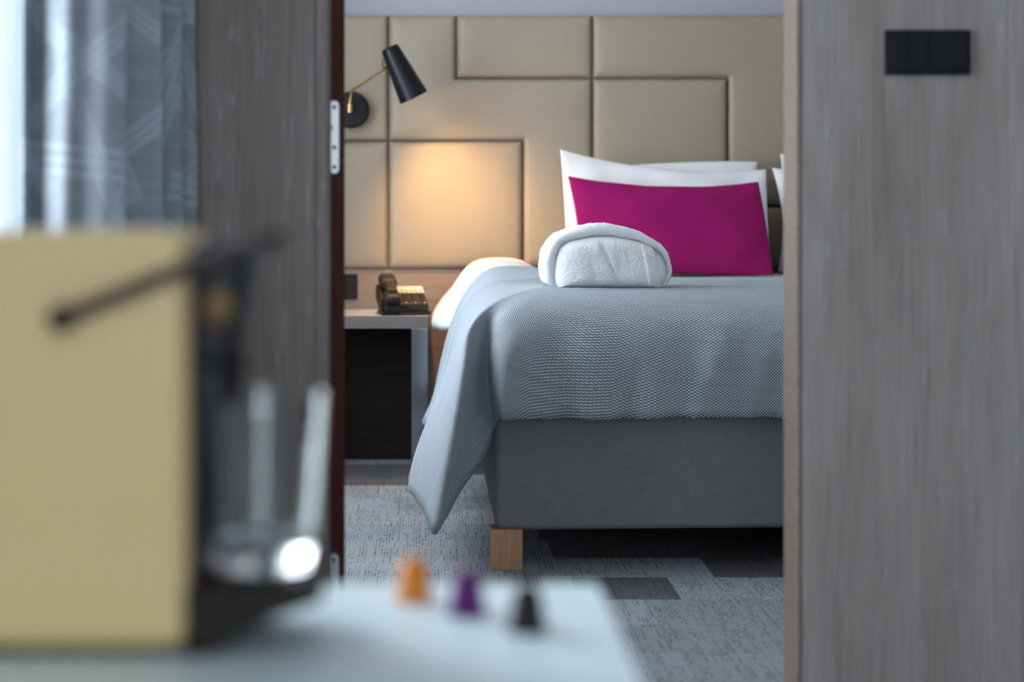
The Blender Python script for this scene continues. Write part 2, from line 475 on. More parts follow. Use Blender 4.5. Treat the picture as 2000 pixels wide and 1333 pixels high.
window('window_3', WIN_REAR[0], WIN_REAR[1], 'x', -2.65, -2.59, WIN_REAR[2], WIN_REAR[3], 1)

# door leaf swung into the bedroom, hinge edge towards the living room
hx, hy = -.165, 3.118
R4 = Matrix.Translation((hx, hy, 0)) @ Matrix.Rotation(math.radians(9.0), 4, 'Z')
door = thing('door_1', (hx, hy, .008), kind='structure')
obj('leaf', *box(-.040, 0, .0015, .80, .008, 2.09, .001, 1, R4), 'wood', door)
obj('edge_band', *box(-.040, 0, 0, .0015, .008, 2.09, 0, 1, R4), 'red_edge', door)['label'] = 'dark red edge of the door leaf'
obj('door_handle', *join(box(0, .008, .70, .745, .93, 1.13, .003, 2, R4), tube([R4 @ Vector(p) for p in ((0.005, .72, 1.05), (.05, .72, 1.05), (.055, .70, 1.05), (.055, .60, 1.05))], .009)), 'steel', door, 40)
for zc in (1.868, 1.070, .195):
    z0, z1 = zc - .070, zc + .070
    pr = []
    # plate outline seen along the edge: rounded ends and the knuckle tab on the frame side
    xa, xb = -.0290, -.0115; rr = (xb - xa) / 2; xm = (xa + xb) / 2
    for k in range(13): a_ = math.pi * k / 12; pr.append((xm + rr * math.cos(a_), z1 - rr + rr * math.sin(a_)))
    pr += [(xa, zc + .033), (xa - .0035, zc + .033), (xa - .0035, zc - .001), (xa, zc - .001)]
    for k in range(13): a_ = math.pi + math.pi * k / 12; pr.append((xm + rr * math.cos(a_), z0 + rr + rr * math.sin(a_)))
    n = len(pr)
    V = [R4 @ Vector((x, -.0022, z)) for x, z in pr] + [R4 @ Vector((x, .0005, z)) for x, z in pr]
    Fc = [tuple(range(n)), tuple(reversed(range(n, 2 * n)))] + [(k, k + n, (k + 1) % n + n, (k + 1) % n) for k in range(n)]
    h = obj('hinge', V, Fc, 'steel', door)
    h['label'] = 'pale steel hinge plate with rounded ends'
    for sx, sz in ((xm, .058), (xa + .002, .018), (xm, -.020), (xm, -.058)):
        obj('screw', *lathe([(0, .0008), (.0026, .0008), (.0042, 0), (.0042, -.001)], 12, R4 @ Matrix.Translation((sx, -.0026, zc + sz)) @ Matrix.Rotation(math.pi / 2, 4, 'X')), 'screw_dark', h)

# ================================================================== BED
BX0, BX1, BY0 = .170, 2.34, 4.212     # base box
bed = thing('bed', ((BX0 + BX1) / 2, 5.2, 0), 'wide bed with grey upholstered base on beech block legs', 'bed')
def bed_base():
    bm = bmesh.new(); bmesh.ops.create_cube(bm, size=1)
    for v in bm.verts:
        v.co = Vector((BX0 + (v.co.x + .5) * (BX1 - BX0), BY0 + (v.co.y + .5) * (6.24 - BY0), .100 + (v.co.z + .5) * .315))
    bmesh.ops.bevel(bm, geom=bm.edges[:], offset=.018, segments=3, profile=.5, affect='EDGES')
    for v in bm.verts:                      # the cover is pulled up a little towards the middle of the bed
        if v.co.z < .2: v.co.z += .020 * smoothstep(.15, 1.25, v.co.x) * smoothstep(5, 4.2, v.co.y)
    return from_bm(bm)
obj('base', *bed_base(), 'base_cloth', bed, 35)
obj('mattress', *box(BX0 + .025, BX1 - .025, BY0 + .03, 6.22, .415, .665, .05, 4), 'linen', bed, 40)
for lx, ly in ((.158, 4.200), (2.26, 4.200), (.17, 6.10), (2.26, 6.10)):
    # each leg is glued up from two beech blocks that meet in a shallow groove
    obj('leg', *join(box(lx, lx + .040, ly + .002, ly + .078, 0, .106, .0022), box(lx + .039, lx + .083, ly, ly + .08, 0, .106, .0022)), 'beech', bed, 35)

# --- duvet: closed puffy profile carried along the bed
def duvet():
    prof = lambda y: (smoothstep(5.36, 5.62, y))
    V, Fc = [], []; ys = [4.30 + (6.21 - 4.30) * k / 44 for k in range(45)]; NP = None
    for y in ys:
        p = prof(y)
        P0 = [(1.28, .692), (.8, .692), (.5, .692), (.32, .692), (.24, .686), (.19, .672), (.165, .650), (.155, .62), (.150, .59), (.150, .565), (.155, .555), (.165, .56), (.172, .59), (.180, .64), (.25, .668), (1.28, .668)]
        P1 = [(1.28, .714), (.80, .714), (.47, .716), (.33, .768), (.20, .770), (.135, .735), (.085, .665), (.036, .61), (.010, .564), (.006, .545), (.020, .532), (.054, .545), (.150, .58), (.178, .64), (.25, .668), (1.28, .668)]
        P = [(a0 + (a1 - a0) * p, b0 + (b1 - b0) * p) for (a0, b0), (a1, b1) in zip(P0, P1)]
        pts = resample([Vector((a_, y, b_)) for a_, b_ in P], 90)
        e = max(min((y - 4.30) / .05, 1.0), .25)
        row = []
        for q in pts:
            w = .006 * p * math.sin(q.y * 31 + q.z * 18) * smoothstep(.66, .56, q.z) * (1 if q.x < .16 else 0) + .007 * p * noise.noise(Vector((q.x * 6, q.y * 5, q.z * 7)))
            c = Vector((q.x, q.y, .668)); z = .668 + (q.z - .668) * e
            row.append(Vector((q.x + w, q.y, z + .5 * w)))
        NP = len(row); V += row
    # mirror to the right side of the bed
    half = len(V)
    cx = 1.28
    V2 = [Vector((2 * cx - v.x + .0, v.y, v.z)) for v in V]
    F1 = gridfaces(len(ys), NP) + [tuple(range((len(ys) - 1) * NP, len(ys) * NP))]
    F2 = [tuple(reversed([i + half for i in f])) for f in F1]
    return V + V2, F1 + F2
V, Fc = duvet()
bm = bmesh.new(); vs = [bm.verts.new(v) for v in V]
for f in Fc: bm.faces.new([vs[i] for i in f])
bmesh.ops.remove_doubles(bm, verts=bm.verts[:], dist=.0005)
d = tag(obj('duvet', *from_bm(bm), 'linen', smooth=180, origin=(1.28, 5.2, .668)), 'puffy white duvet spread over the mattress, showing beyond the throw', 'duvet')

# --- throw draped over the foot end, corner hanging in a cone
def throw():
    T = .724
    xs0 = .46; ys0 = 4.60; yend = 5.46
    N = 30
    strands = []   # (start uv, uv direction, points)
    def side(y, pts): strands.append(((xs0, y), (-1, 0), [Vector((xs0, y, T + .018 * smoothstep(4.8, 5.4, y)))] + [Vector(p) for p in pts]))
    def fan(sx, sy, dx, dy, pts):
        l = math.hypot(dx, dy); strands.append(((sx, sy), (dx / l, dy / l), [Vector((sx, sy, T))] + [Vector(p) for p in pts]))
    for y in (5.46, 5.40, 5.30, 5.15, 5.0, 4.88):
        f = smoothstep(5.15, 5.6, y)
        w = .010 * math.sin(y * 23)
        side(y, [(.30, y, .729 + .040 * f), (.19, y, .715 + .040 * f), (.115, y, .655 + .012 * f), (.075 - .012 * f, y, .55), (.052 + w - .01 * f, y, .44), (.020 + w, y, .32), (-.012 + w * 1.5, y, .205 + .05 * f)])
    side(4.76, [(.30, 4.76, .728), (.19, 4.75, .708), (.115, 4.74, .640), (.072, 4.73, .53), (.030, 4.72, .41), (-.006, 4.70, .30), (-.040, 4.68, .195)])
    side(4.66, [(.30, 4.65, .727), (.185, 4.63, .703), (.112, 4.60, .635), (.066, 4.575, .52), (.018, 4.55, .40), (-.024, 4.52, .29), (-.056, 4.49, .192)])
    fan(.46, 4.60, -1, -.35, [(.30, 4.56, .726), (.180, 4.50, .695), (.105, 4.45, .62), (.060, 4.41, .52), (.012, 4.37, .40), (-.028, 4.34, .29), (-.050, 4.31, .178)])
    fan(.462, 4.598, -1, -.62, [(.31, 4.50, .726), (.175, 4.39, .690), (.105, 4.31, .615), (.068, 4.26, .52), (.032, 4.22, .40), (.004, 4.19, .28), (-.016, 4.17, .160)])
    fan(.466, 4.594, -1, -.85, [(.32, 4.47, .726), (.180, 4.33, .695), (.103, 4.190, .632), (.085, 4.120, .548), (.064, 4.075, .425), (.042, 4.055, .295), (.013, 4.050, .122)])
    fan(.474, 4.598, -.8, -1, [(.33, 4.45, .726), (.200, 4.32, .698), (.128, 4.222, .640), (.110, 4.155, .555), (.098, 4.120, .44), (.088, 4.108, .335), (.076, 4.100, .222)])
    fan(.482, 4.60, -.6, -1, [(.35, 4.43, .726), (.225, 4.31, .700), (.150, 4.245, .648), (.136, 4.215, .560), (.132, 4.188, .46), (.136, 4.176, .38), (.142, 4.178, .300)])
    fan(.492, 4.60, -.42, -1, [(.37, 4.42, .726), (.250, 4.295, .703), (.172, 4.238, .660), (.152, 4.222, .575), (.155, 4.206, .475), (.160, 4.203, .41), (.165, 4.201, .365)])
    fan(.505, 4.60, -.28, -1, [(.40, 4.41, .726), (.285, 4.285, .706), (.200, 4.205, .668), (.166, 4.165, .590), (.164, 4.145, .51), (.168, 4.140, .45), (.174, 4.140, .402)])
    fan(.53, 4.60, -.15, -1, [(.45, 4.41, .726), (.345, 4.28, .707), (.250, 4.190, .662), (.200, 4.128, .585), (.190, 4.108, .51), (.190, 4.106, .45), (.194, 4.108, .402)])
    fan(.56, 4.60, -.07, -1, [(.50, 4.41, .725), (.42, 4.275, .707), (.340, 4.192, .658), (.275, 4.145, .58), (.255, 4.132, .51), (.252, 4.130, .45), (.252, 4.130, .403)])
    k = 0
    for x in [.60 + .09 * i for i in range(14)] + [1.95, 2.1, 2.25, 2.36]:
        s = .06 * smoothstep(.75, .6, x)
        f = .004 * math.sin(x * 17 + 1) + .003 * math.sin(x * 31)
        strands.append(((x, 4.60), (0, -1), [Vector((x, 4.60, T))] + [Vector(p) for p in (
            (x - s * .5, 4.41, .725), (x - s, 4.275, .707), (x - 1.6 * s, 4.195 + f * .5, .652), (x - 2 * s, 4.164 + f, .575), (x - 2.2 * s, 4.158 + 1.5 * f, .51), (x - 2.3 * s, 4.156 + 2.2 * f, .455), (x - 2.35 * s, 4.154 + 2.6 * f, .404 + f * .6))]))
    # resample each strand, then refine across the strands
    R = [resample(p, N) for _, _, p in strands]
    LEN = [[0] for _ in R]
    for k, r in enumerate(R):
        for a_, b_ in zip(r, r[1:]): LEN[k].append(LEN[k][-1] + (b_ - a_).length)
    sub = 4; V, UV = [], []; starts = []
    m = (len(R) - 1) * sub + 1
    for c in range(m):
        t = c / sub
        i = min(int(t), len(R) - 2); u = t - i
        s0 = Vector(strands[i][0]).lerp(Vector(strands[i + 1][0]), u)
        dd = Vector(strands[i][1]).lerp(Vector(strands[i + 1][1]), u).normalized()
        for j in range(N):
            q = cat([r[j] for r in R], t)
            # soft upright folds in the front drop and the flank
            if q.z < .70 and q.y < 4.23 and q.x > .24:
                dz = smoothstep(.68, .48, q.z)
                g = 0
                for fx, sl, am, wd in ((.335, -.05, -.012, .030), (.43, .10, .010, .026), (.50, .05, -.009, .020), (.545, -.10, .012, .022), (.62, .04, .011, .018), (.70, .38, .013, .022), (.655, .05, -.008, .02), (.83, .3, .006, .03), (1.0, .2, .004, .05)):
                    g += am * gauss(q.x - fx - sl * (q.z - .45), wd)
                q = q + Vector((0, -2.6 * g * dz, 0))
            if q.y > 4.24 and q.x < .12:
                q = q + Vector((.007 * math.sin(q.y * 40) * smoothstep(.6, .3, q.z), 0, 0))
            V.append(q); L = LEN[i][j] * (1 - u) + LEN[i + 1][j] * u
            UV.append((s0.x + dd.x * L, s0.y + dd.y * L))
        starts.append(s0)
    Fc = gridfaces(m, N)
    mi = [1 if starts[f[0] // N].y > 5.12 else 0 for f in Fc]
    # the flat part on top of the bed, between the strand starts
    nx = 24; ny = 20; base = len(V)
    for a_ in range(nx):
        for b_ in range(ny):
            x = xs0 - .03 + (2.36 - xs0 + .03) * a_ / (nx - 1); y = ys0 - .03 + (yend - ys0 + .03) * b_ / (ny - 1)
            V.append(Vector((x, y, T - .0015 + .018 * smoothstep(4.8, 5.4, y) * smoothstep(.8, .46, x))))
            UV.append((x, y))
    G = gridfaces(nx, ny, base)
    mi += [1 if V[f[0]].y > 5.09 else 0 for f in G]
    Fc += G
    o = obj('bed_throw', V, Fc, ['weave', 'border'], smooth=180, uv=UV, origin=(.8, 4.6, .7))
    for pl, k in zip(o.data.polygons, mi): pl.material_index = k
    md = o.modifiers.new('thickness', 'SOLIDIFY'); md.thickness = .004; md.offset = 0
    return o
tag(throw(), 'grey-blue basket-weave throw over the foot of the bed, corner hanging low', 'throw')

# --- pillows and cushion
def pillow(name, c, thick, mat, label, category, group=None, sag=(0, 0, 0, 0), seed=0, n=30, power=.42, uvs=1.0, crease=.006):
    TL, TR, BR, BL = [Vector(p) for p in c]
    nrm = (TR - TL).cross(BL - TL).normalized()
    if nrm.y > 0: nrm = -nrm        # towards the camera
    cen = (TL + TR + BR + BL) / 4
    V, UV = [], []
    for side_ in (1, -1):
        for i in range(n + 1):
            for j in range(n + 1):
                u = .5 - .5 * math.cos(math.pi * i / n); v = .5 - .5 * math.cos(math.pi * j / n)
                p = TL.lerp(TR, u).lerp(BL.lerp(BR, u), v)
                # edges are drawn in between the corners
                eu, ev = 4 * u * (1 - u), 4 * v * (1 - v)
                top, right, bot, left = sag
                p = p + (cen - p).normalized() * 0
                up = (TL - BL).normalized(); rt = (TR - TL).normalized()
                p = p - up * (top * eu * (1 - v) ** 2) + up * (bot * eu * v ** 2) - rt * (right * ev * u ** 2) + rt * (left * ev * (1 - u) ** 2)
                b = (max(eu, 0) ** power) * (max(ev, 0) ** power)
                w = noise.noise(Vector((u * 3.3 + seed, v * 2.6, seed * 1.7))) * crease * (eu * ev) ** .3
                w += crease * .35 * noise.noise(Vector((u * 9 + v * 5 + seed, v * 7 - u * 3, seed))) * (eu * ev) ** .2
                p = p + nrm * side_ * (thick * .5 * b) + nrm * w * 1.6
                V.append(p); UV.append((u * uvs, v * uvs * (TL - BL).length / (TR - TL).length))
    m = (n + 1) * (n + 1)
    F1 = gridfaces(n + 1, n + 1); F2 = [tuple(reversed([k + m for k in f])) for f in F1]
    bm = bmesh.new(); uvl = bm.loops.layers.uv.new('UVMap'); vs = [bm.verts.new(v) for v in V]
    bm.verts.index_update()
    for f in F1 + F2:
        fc = bm.faces.new([vs[k] for k in f])
        for lp in fc.loops: lp[uvl].uv = UV[lp.vert.index]
    bmesh.ops.remove_doubles(bm, verts=bm.verts[:], dist=.0004)
    bmesh.ops.recalc_face_normals(bm, faces=bm.faces[:])
    org = (BL + BR) / 2
    bm.transform(Matrix.Translation(-org))
    me = bpy.data.meshes.new(name); bm.to_mesh(me); bm.free(); me.materials.append(M[mat]); me.shade_smooth()
    o = bpy.data.objects.new(name, me); COL.objects.link(o); o.location = org
    return tag(o, label, category, group)

pillow('pillow', (at(1150, 330, 6.20), at(1479, 316, 6.20), at(1490, 531, 6.14), at(1140, 531, 6.14)), .10, 'linen',
       'white pillow against the headboard, mostly hidden behind another white pillow', 'pillow', 'white bed pillows', (-.01, .01, 0, .01), 1)
pillow('pillow', (at(1094, 292, 6.09), at(1496, 331, 6.07), at(1505, 537, 5.95), at(1108, 534, 5.95)), .12, 'linen',
       'white pillow with a raised pointed corner directly behind the magenta cushion', 'pillow', 'white bed pillows', (.040, .002, 0, .004), 2, crease=.026)
pillow('pillow', (at(1524, 300, 6.20), at(1900, 315, 6.20), at(1905, 531, 6.14), at(1520, 531, 6.14)), .10, 'linen',
       'white pillow seen as a sliver beside the door frame, taller and further back', 'pillow', 'white bed pillows', (.02, .01, 0, .016), 3)
pillow('pillow', (at(1508, 328, 6.07), at(1910, 330, 6.07), at(1925, 537, 5.95), at(1530, 537, 5.95)), .11, 'linen',
       'white pillow seen as a sliver beside the door frame, lower and nearer', 'pillow', 'white bed pillows', (.025, .01, 0, .020), 4)
pillow('cushion', (at(1109, 344, 5.93), at(1481, 355, 5.93), at(1510, 538, 5.79), at(1136, 536, 5.79)), .13, 'magenta',
       'magenta woven cushion leaning on the white pillows', 'cushion', None, (.032, -.004, .006, .010), 6, power=.5, uvs=1.0, crease=.015)

# --- rolled bathrobe
def bathrobe():
    Y0 = 4.44; sc = Y0 / F
    root = thing('bathrobe', at(1188, 562, Y0 + .12), 'rolled white terry bathrobe lying on the throw at the foot of the bed', 'bathrobe')
    O = [(1082, 562), (1068, 553), (1064, 535), (1065, 505), (1074, 479), (1095, 457), (1124, 445), (1150, 439), (1178, 436), (1211, 441), (1254, 455), (1287, 474), (1305, 492), (1312, 516), (1313, 540), (1304, 558), (1292, 563)]
    I = [(1094, 562), (1088, 552), (1085, 537), (1086, 508), (1094, 484), (1110, 471), (1132, 466), (1155, 461), (1178, 460), (1206, 462), (1244, 470), (1276, 484), (1295, 500), (1303, 518), (1304, 540), (1296, 556), (1286, 563)]
    nS = 240
    Op = resample([at(x, y, Y0) for x, y in O], nS); Ip = resample([at(x, y, Y0) for x, y in I], nS)
    # outer wrap: rounded band between the two outlines
    V, Fc = [], []; sec = []
    for k in range(9):
        a_ = math.pi * k / 8; sec.append((.5 - .5 * math.cos(a_), -.014 * math.sin(a_)))
    L = .25
    for s in range(nS):
        o_, i_ = Op[s], Ip[s]
        bk = .030 * abs(s / (nS - 1) * 2 - 1.0) ** 2 - .002
        ring = [i_.lerp(o_, u) + Vector((0, y + bk, 0)) for u, y in sec]
        ring += [o_ + Vector((0, bk + (L - bk) * t_, 0)) for t_ in (.05, .1, .15, .2, .26, .32, .4, .5, .6, .7, .8, .88)]
        ring += [i_.lerp(o_, u) + Vector((0, L - y, 0)) for u, y in reversed(sec)]
        ring += [i_ + Vector((0, bk + (L - bk) * t_, 0)) for t_ in (.8, .5, .2)]
        for q in ring:
            d_ = q - Vector((at(1188, 520, Y0).x, q.y, at(1188, 520, Y0).z)); d_.normalize()
            q += d_ * (.0035 * noise.noise(q * 22) + .0014 * noise.noise(q * 95) + .0020 * noise.noise(q * 330))
        m = len(ring); V += ring
    for s in range(nS - 1):
        for k in range(m):
            k2 = (k + 1) % m; Fc.append((s * m + k, s * m + k2, (s + 1) * m + k2, (s + 1) * m + k))
    Fc.append(tuple(range(m))); Fc.append(tuple(reversed(range((nS - 1) * m, nS * m))))
    wrap = obj('outer_wrap', V, [tuple(reversed(f)) for f in Fc], 'terry', root, 180)
    # folded body inside: radial sheet bulging towards the viewer, closed behind
    C = at(1190, 522, Y0); NR = 60
    Ic = Ip + []
    # close the outline along the bed
    bot = [Ip[-1].lerp(Ip[0], k / 60) for k in range(1, 60)]
    ring0 = Ic + bot; m = len(ring0)
    V = []; Fc = []
    for r in range(NR + 1):
        f = r / NR
        for q in ring0:
            e = q + (q - C) * .06
            p = C.lerp(e, f)
            px = VX + p.x * F / Y0; py = VY + (CH - p.z) * F / Y0
            y = Y0 + .024 - .056 * math.sqrt(max(1 - f ** 4.5, 0)) + .012 * f ** 8
            # flap edge on the right, recess beyond it
            ex = 1262 + (py - 470) * .18
            y += .014 * smoothstep(ex + 9, ex + 15, px)
            y -= .004 * smoothstep(ex - 14, ex - 10, px) * smoothstep(ex + 16, ex + 10, px)
            # slanting soft creases
            for cx_, sl, am, wd in ((1150, .22, .0010, 7), (1184, .45, .0024, 5), (1206, .12, .0008, 6), (1172, .38, -.0014, 10)):
                fade = smoothstep(462, 485, py) * smoothstep(566, 545, py)
                y += am * gauss(px - cx_ - sl * (py - 500), wd) * fade
            y += .0022 * noise.noise(Vector((p.x * 22, 1, p.z * 12))) + .0009 * noise.noise(Vector((p.x * 140, 1, p.z * 140))) + .0011 * noise.noise(Vector((p.x * 330, 1, p.z * 330)))
            V.append(Vector((p.x, y, p.z)))
    for r in range(NR):
        for k in range(m):
            k2 = (k + 1) % m; Fc.append((r * m + k, r * m + k2, (r + 1) * m + k2, (r + 1) * m + k))
    last = NR * m; n0 = len(V)
    V += [Vector((V[last + k].x, Y0 + .23, V[last + k].z)) for k in range(m)]
    for k in range(m):
        k2 = (k + 1) % m; Fc.append((last + k, last + k2, n0 + k2, n0 + k))
    Fc.append(tuple(n0 + k for k in range(m)))
    obj('folded_body', V, Fc, 'terry', root, 180)
bathrobe()

# ================================================================== HEADBOARD
def headboard():
    root = thing('headboard', (1.0, HB, .73), 'beige upholstered headboard wall of padded panels with dark grooves', 'headboard')
    D = HB
    def X(px): return (px - VX) * D / F
    def Z(py): return CH - (py - VY) * D / F
    panels = [
        [(372, 27, 500, 275)], [(372, 275, 500, 527)],
        [(500, 27, 758, 275)], [(500, 275, 758, 527)], [(758, 275, 1022, 527)], [(891, 27, 1158, 152)],
        [(758, 27, 891, 275), (891, 152, 1158, 275), (1022, 275, 1158, 527)],
        [(1158, 152, 1423, 403)], [(1158, 27, 1690, 152), (1423, 152, 1690, 403)], [(1158, 403, 1690, 527)],
        [(1690, 27, 1955, 152)], [(1690, 152, 2090, 403)], [(1690, 403, 2220, 527)], [(1955, 27, 2220, 152), (2090, 152, 2220, 403)]]
    off = [0, .0012, .003, .006, .011, .018, .028, .042, .065]
    T = .055
    for rects in panels:
        R = [(X(a_), X(c_), Z(d_), Z(b_)) for a_, b_, c_, d_ in rects]
        xl = sorted({round(v, 5) for r in R for v in r[:2]}); zl = sorted({round(v, 5) for r in R for v in r[2:]})
        def lines(L):
            s = set()
            for v in L:
                for o_ in off: s.add(round(v + o_, 5)); s.add(round(v - o_, 5))
            lo, hi = L[0], L[-1]
            k = lo
            while k < hi: s.add(round(k, 5)); k += .05
            s = sorted(v for v in s if lo - 1e-6 <= v <= hi + 1e-6); out = [s[0]]
            for v in s[1:]:
                if v - out[-1] > .0009: out.append(v)
            return out
        GX, GZ = lines(xl), lines(zl)
        def inset(x, z):                    # a narrow gap is left between neighbouring pads
            g = .0012
            for sx_ in (-1, 1):
                if not inside(x + sx_ * .003, z): x -= sx_ * g; break
            for sz_ in (-1, 1):
                if not inside(x, z + sz_ * .003): z -= sz_ * g; break
            return x, z
        inside = lambda x, z: any(r[0] - 1e-5 <= x <= r[1] + 1e-5 and r[2] - 1e-5 <= z <= r[3] + 1e-5 for r in R)
        # boundary segments of the union
        segs = []
        for v in xl:
            for z0, z1 in zip(zl, zl[1:]):
                zm = (z0 + z1) / 2
                if inside(v - .004, zm) != inside(v + .004, zm): segs.append(('v', v, z0, z1))
        for v in zl:
            for x0, x1 in zip(xl, xl[1:]):
                xm = (x0 + x1) / 2
                if inside(xm, v - .004) != inside(xm, v + .004): segs.append(('h', v, x0, x1))
        def dist(x, z):
            b = 9
            for k, v, a0, a1 in segs:
                p, q = (x, z) if k == 'v' else (z, x)
                dd = math.hypot(p - v, max(a0 - q, 0, q - a1)); b = min(b, dd)
            return b
        idx = {}; V = []; Fc = []
        def vert(i, j):
            if (i, j) not in idx:
                x, z = GX[i], GZ[j]; d_ = dist(x, z)
                h = .036 * (1 - math.exp(-d_ / .0045)) + .010 * (1 - math.exp(-d_ / .030)) + .004 * min(d_ / .12, 1)
                h += .0012 * noise.noise(Vector((x * 9, 3, z * 9)))
                idx[(i, j)] = len(V); xi, zi = inset(x, z); V.append(Vector((xi, HB + .050 - h, zi)))
            return idx[(i, j)]
        for i in range(len(GX) - 1):
            for j in range(len(GZ) - 1):
                if inside((GX[i] + GX[i + 1]) / 2, (GZ[j] + GZ[j + 1]) / 2):
                    Fc.append((vert(i, j), vert(i + 1, j), vert(i + 1, j + 1), vert(i, j + 1)))
        # close the sides and back of the pad
        n = len(V); edges = {}
        for f in Fc:
            for a_, b_ in zip(f, f[1:] + f[:1]): edges[(a_, b_)] = edges.get((a_, b_), 0) + 1
        V += [Vector((v.x, YB - .001, v.z)) for v in V[:n]]
        Fc += [tuple(reversed([k + n for k in f])) for f in Fc]
        Fc += [(b_, a_, a_ + n, b_ + n) for (a_, b_) in edges if (b_, a_) not in edges]
        obj('panel', V, Fc, 'headboard', root, 60)
headboard()

# ================================================================== WALL LAMP
def wall_lamp():
    bc = at(686, 215, 6.268)
    root = thing('wall_lamp', bc, 'black cone wall lamp on a bent brass arm, lit, above the nightstand', 'lamp')
    Rx = Matrix.Translation(bc) @ Matrix.Rotation(math.pi / 2, 4, 'X')     # local z -> -y (into the room)
    obj('wall_plate', *lathe([(0, .022), (.060, .022), (.068, .019), (.0717, .012), (.0717, -.004), (0, -.004)], 48, Rx), 'black_metal', root, 40)
    j0 = at(683, 213, 6.20)
    obj('joint', *join(tube([Vector((j0.x, 6.25, j0.z)), j0], .008), lathe([(0, .018), (.010, .018), (.010, -.014), (0, -.014)], 20, Matrix.Translation(j0))), 'brass', root, 40)
    jt = j0 + Vector((0, 0, .016))
    e0 = at(687, 178, 6.18); e1 = at(751, 135, 6.02)
    path = [jt, j0 + Vector((.003, -.003, .045)), e0 + Vector((-.001, 0, 0)), e0 + (e1 - e0) * .08 + Vector((0, 0, .002)), e0.lerp(e1, .5), e1]
    obj('arm', *tube(resample(path, 24), .0042), 'brass', root, 60)
    obj('arm_tip', *tube([e1 + (e0 - e1).normalized() * .006, e1 + (e1 - e0).normalized() * .010], .007), 'brass', root, 40)
    top = at(760, 92, 5.97); botm = at(808, 190, 6.00)
    A = aim(top, botm); Lz = (botm - top).length
    shell = [(0, 0), (.026, 0), (.0315, .003), (.034, .008)] + [(.034 + (.056 - .034) * k / 6, .008 + (Lz - .008) * k / 6) for k in range(1, 7)]
    inner = [(.0545, Lz), (.036, .05), (.030, .018), (0, .016)]
    shade = obj('lamp_shade', *lathe(shell, 48, A), 'black_metal', root, 40)
    obj('shade_lining', *lathe([(.056, Lz)] + inner, 48, A), 'lamp_inside', shade, 40)
    obj('switch_loop', *tube(resample([A @ Vector((0, 0, 0)) + Vector((-.028, -.01, -.045)), at(748, 117, 5.985), at(747, 127, 5.99), at(751, 133, 6.0)], 14), .0018, 8), 'black_metal', root, 60)
    bq = A @ Vector((0, 0, .115))
    obj('bulb', *lathe([(0, -.03), (.010, -.03), (.012, -.02), (.019, 0), (.021, .012), (.018, .025), (.010, .032), (0, .034)], 24, A @ Matrix.Translation((0, 0, .10))), 'bulb', root, 60)
    # reflector bulb: a soft-edged beam down the shade
    l = bpy.data.lights.new('bulb_light', 'SPOT'); l.energy = 25.0; l.color = (1, .56, .20); l.shadow_soft_size = .03
    l.spot_size = math.radians(140); l.spot_blend = 1.0
    o = bpy.data.objects.new('bulb_light', l); COL.objects.link(o); o.location = A @ Vector((0, 0, Lz - .07))
    o.rotation_euler = (at(838, 560, HB - .05) - o.location).to_track_quat('-Z', 'Y').to_euler()
wall_lamp()

# ================================================================== NIGHTSTAND, SOCKET, TELEPHONE
NZ = .571
ns = thing('nightstand', (-.28, 6.05, 0), 'nightstand with white top, chrome legs and dark back panel beside the bed', 'nightstand')
obj('top', *box(-.553, -.007, 5.852, 6.30, NZ - .046, NZ, .001), 'nightstand_white', ns)
obj('front_edge', *box(-.553, -.007, 5.849, 5.852, NZ - .046, NZ - .001), 'nightstand_edge_shaded', ns)['label'] = 'front edge of the white top, darkened as shade'
for x0 in (-.553, -.068):
    obj('leg', *box(x0, x0 + .061, 5.852, 5.90, 0, NZ - .046, .0015), 'chrome', ns, 30)
obj('back_panel', *box(-.492, -.066, 6.19, 6.21, 0.0, NZ - .046), 'dark_oak', ns)
obj('stretcher', *box(-.492, -.068, 6.21, 6.25, .02, .08), 'chrome', ns)

so = thing('wall_socket', (-.325, 6.325, .66), 'black double socket plate on brown veneer beside the door edge', 'socket')
obj('plate', *box(-.366, -.285, 6.317, 6.3252, .609, .708, .002), 'switch_black', so, 35)
for z in (.683, .634):
    for dx in (-.302, -.349):
        obj('outlet', *lathe([(0, .0005), (.006, .0005), (.0075, .0015), (.0075, -.002), (0, -.002)], 16, Matrix.Translation((dx, 6.317, z)) @ Matrix.Rotation(math.pi / 2, 4, 'X')), 'phone_plastic', so)

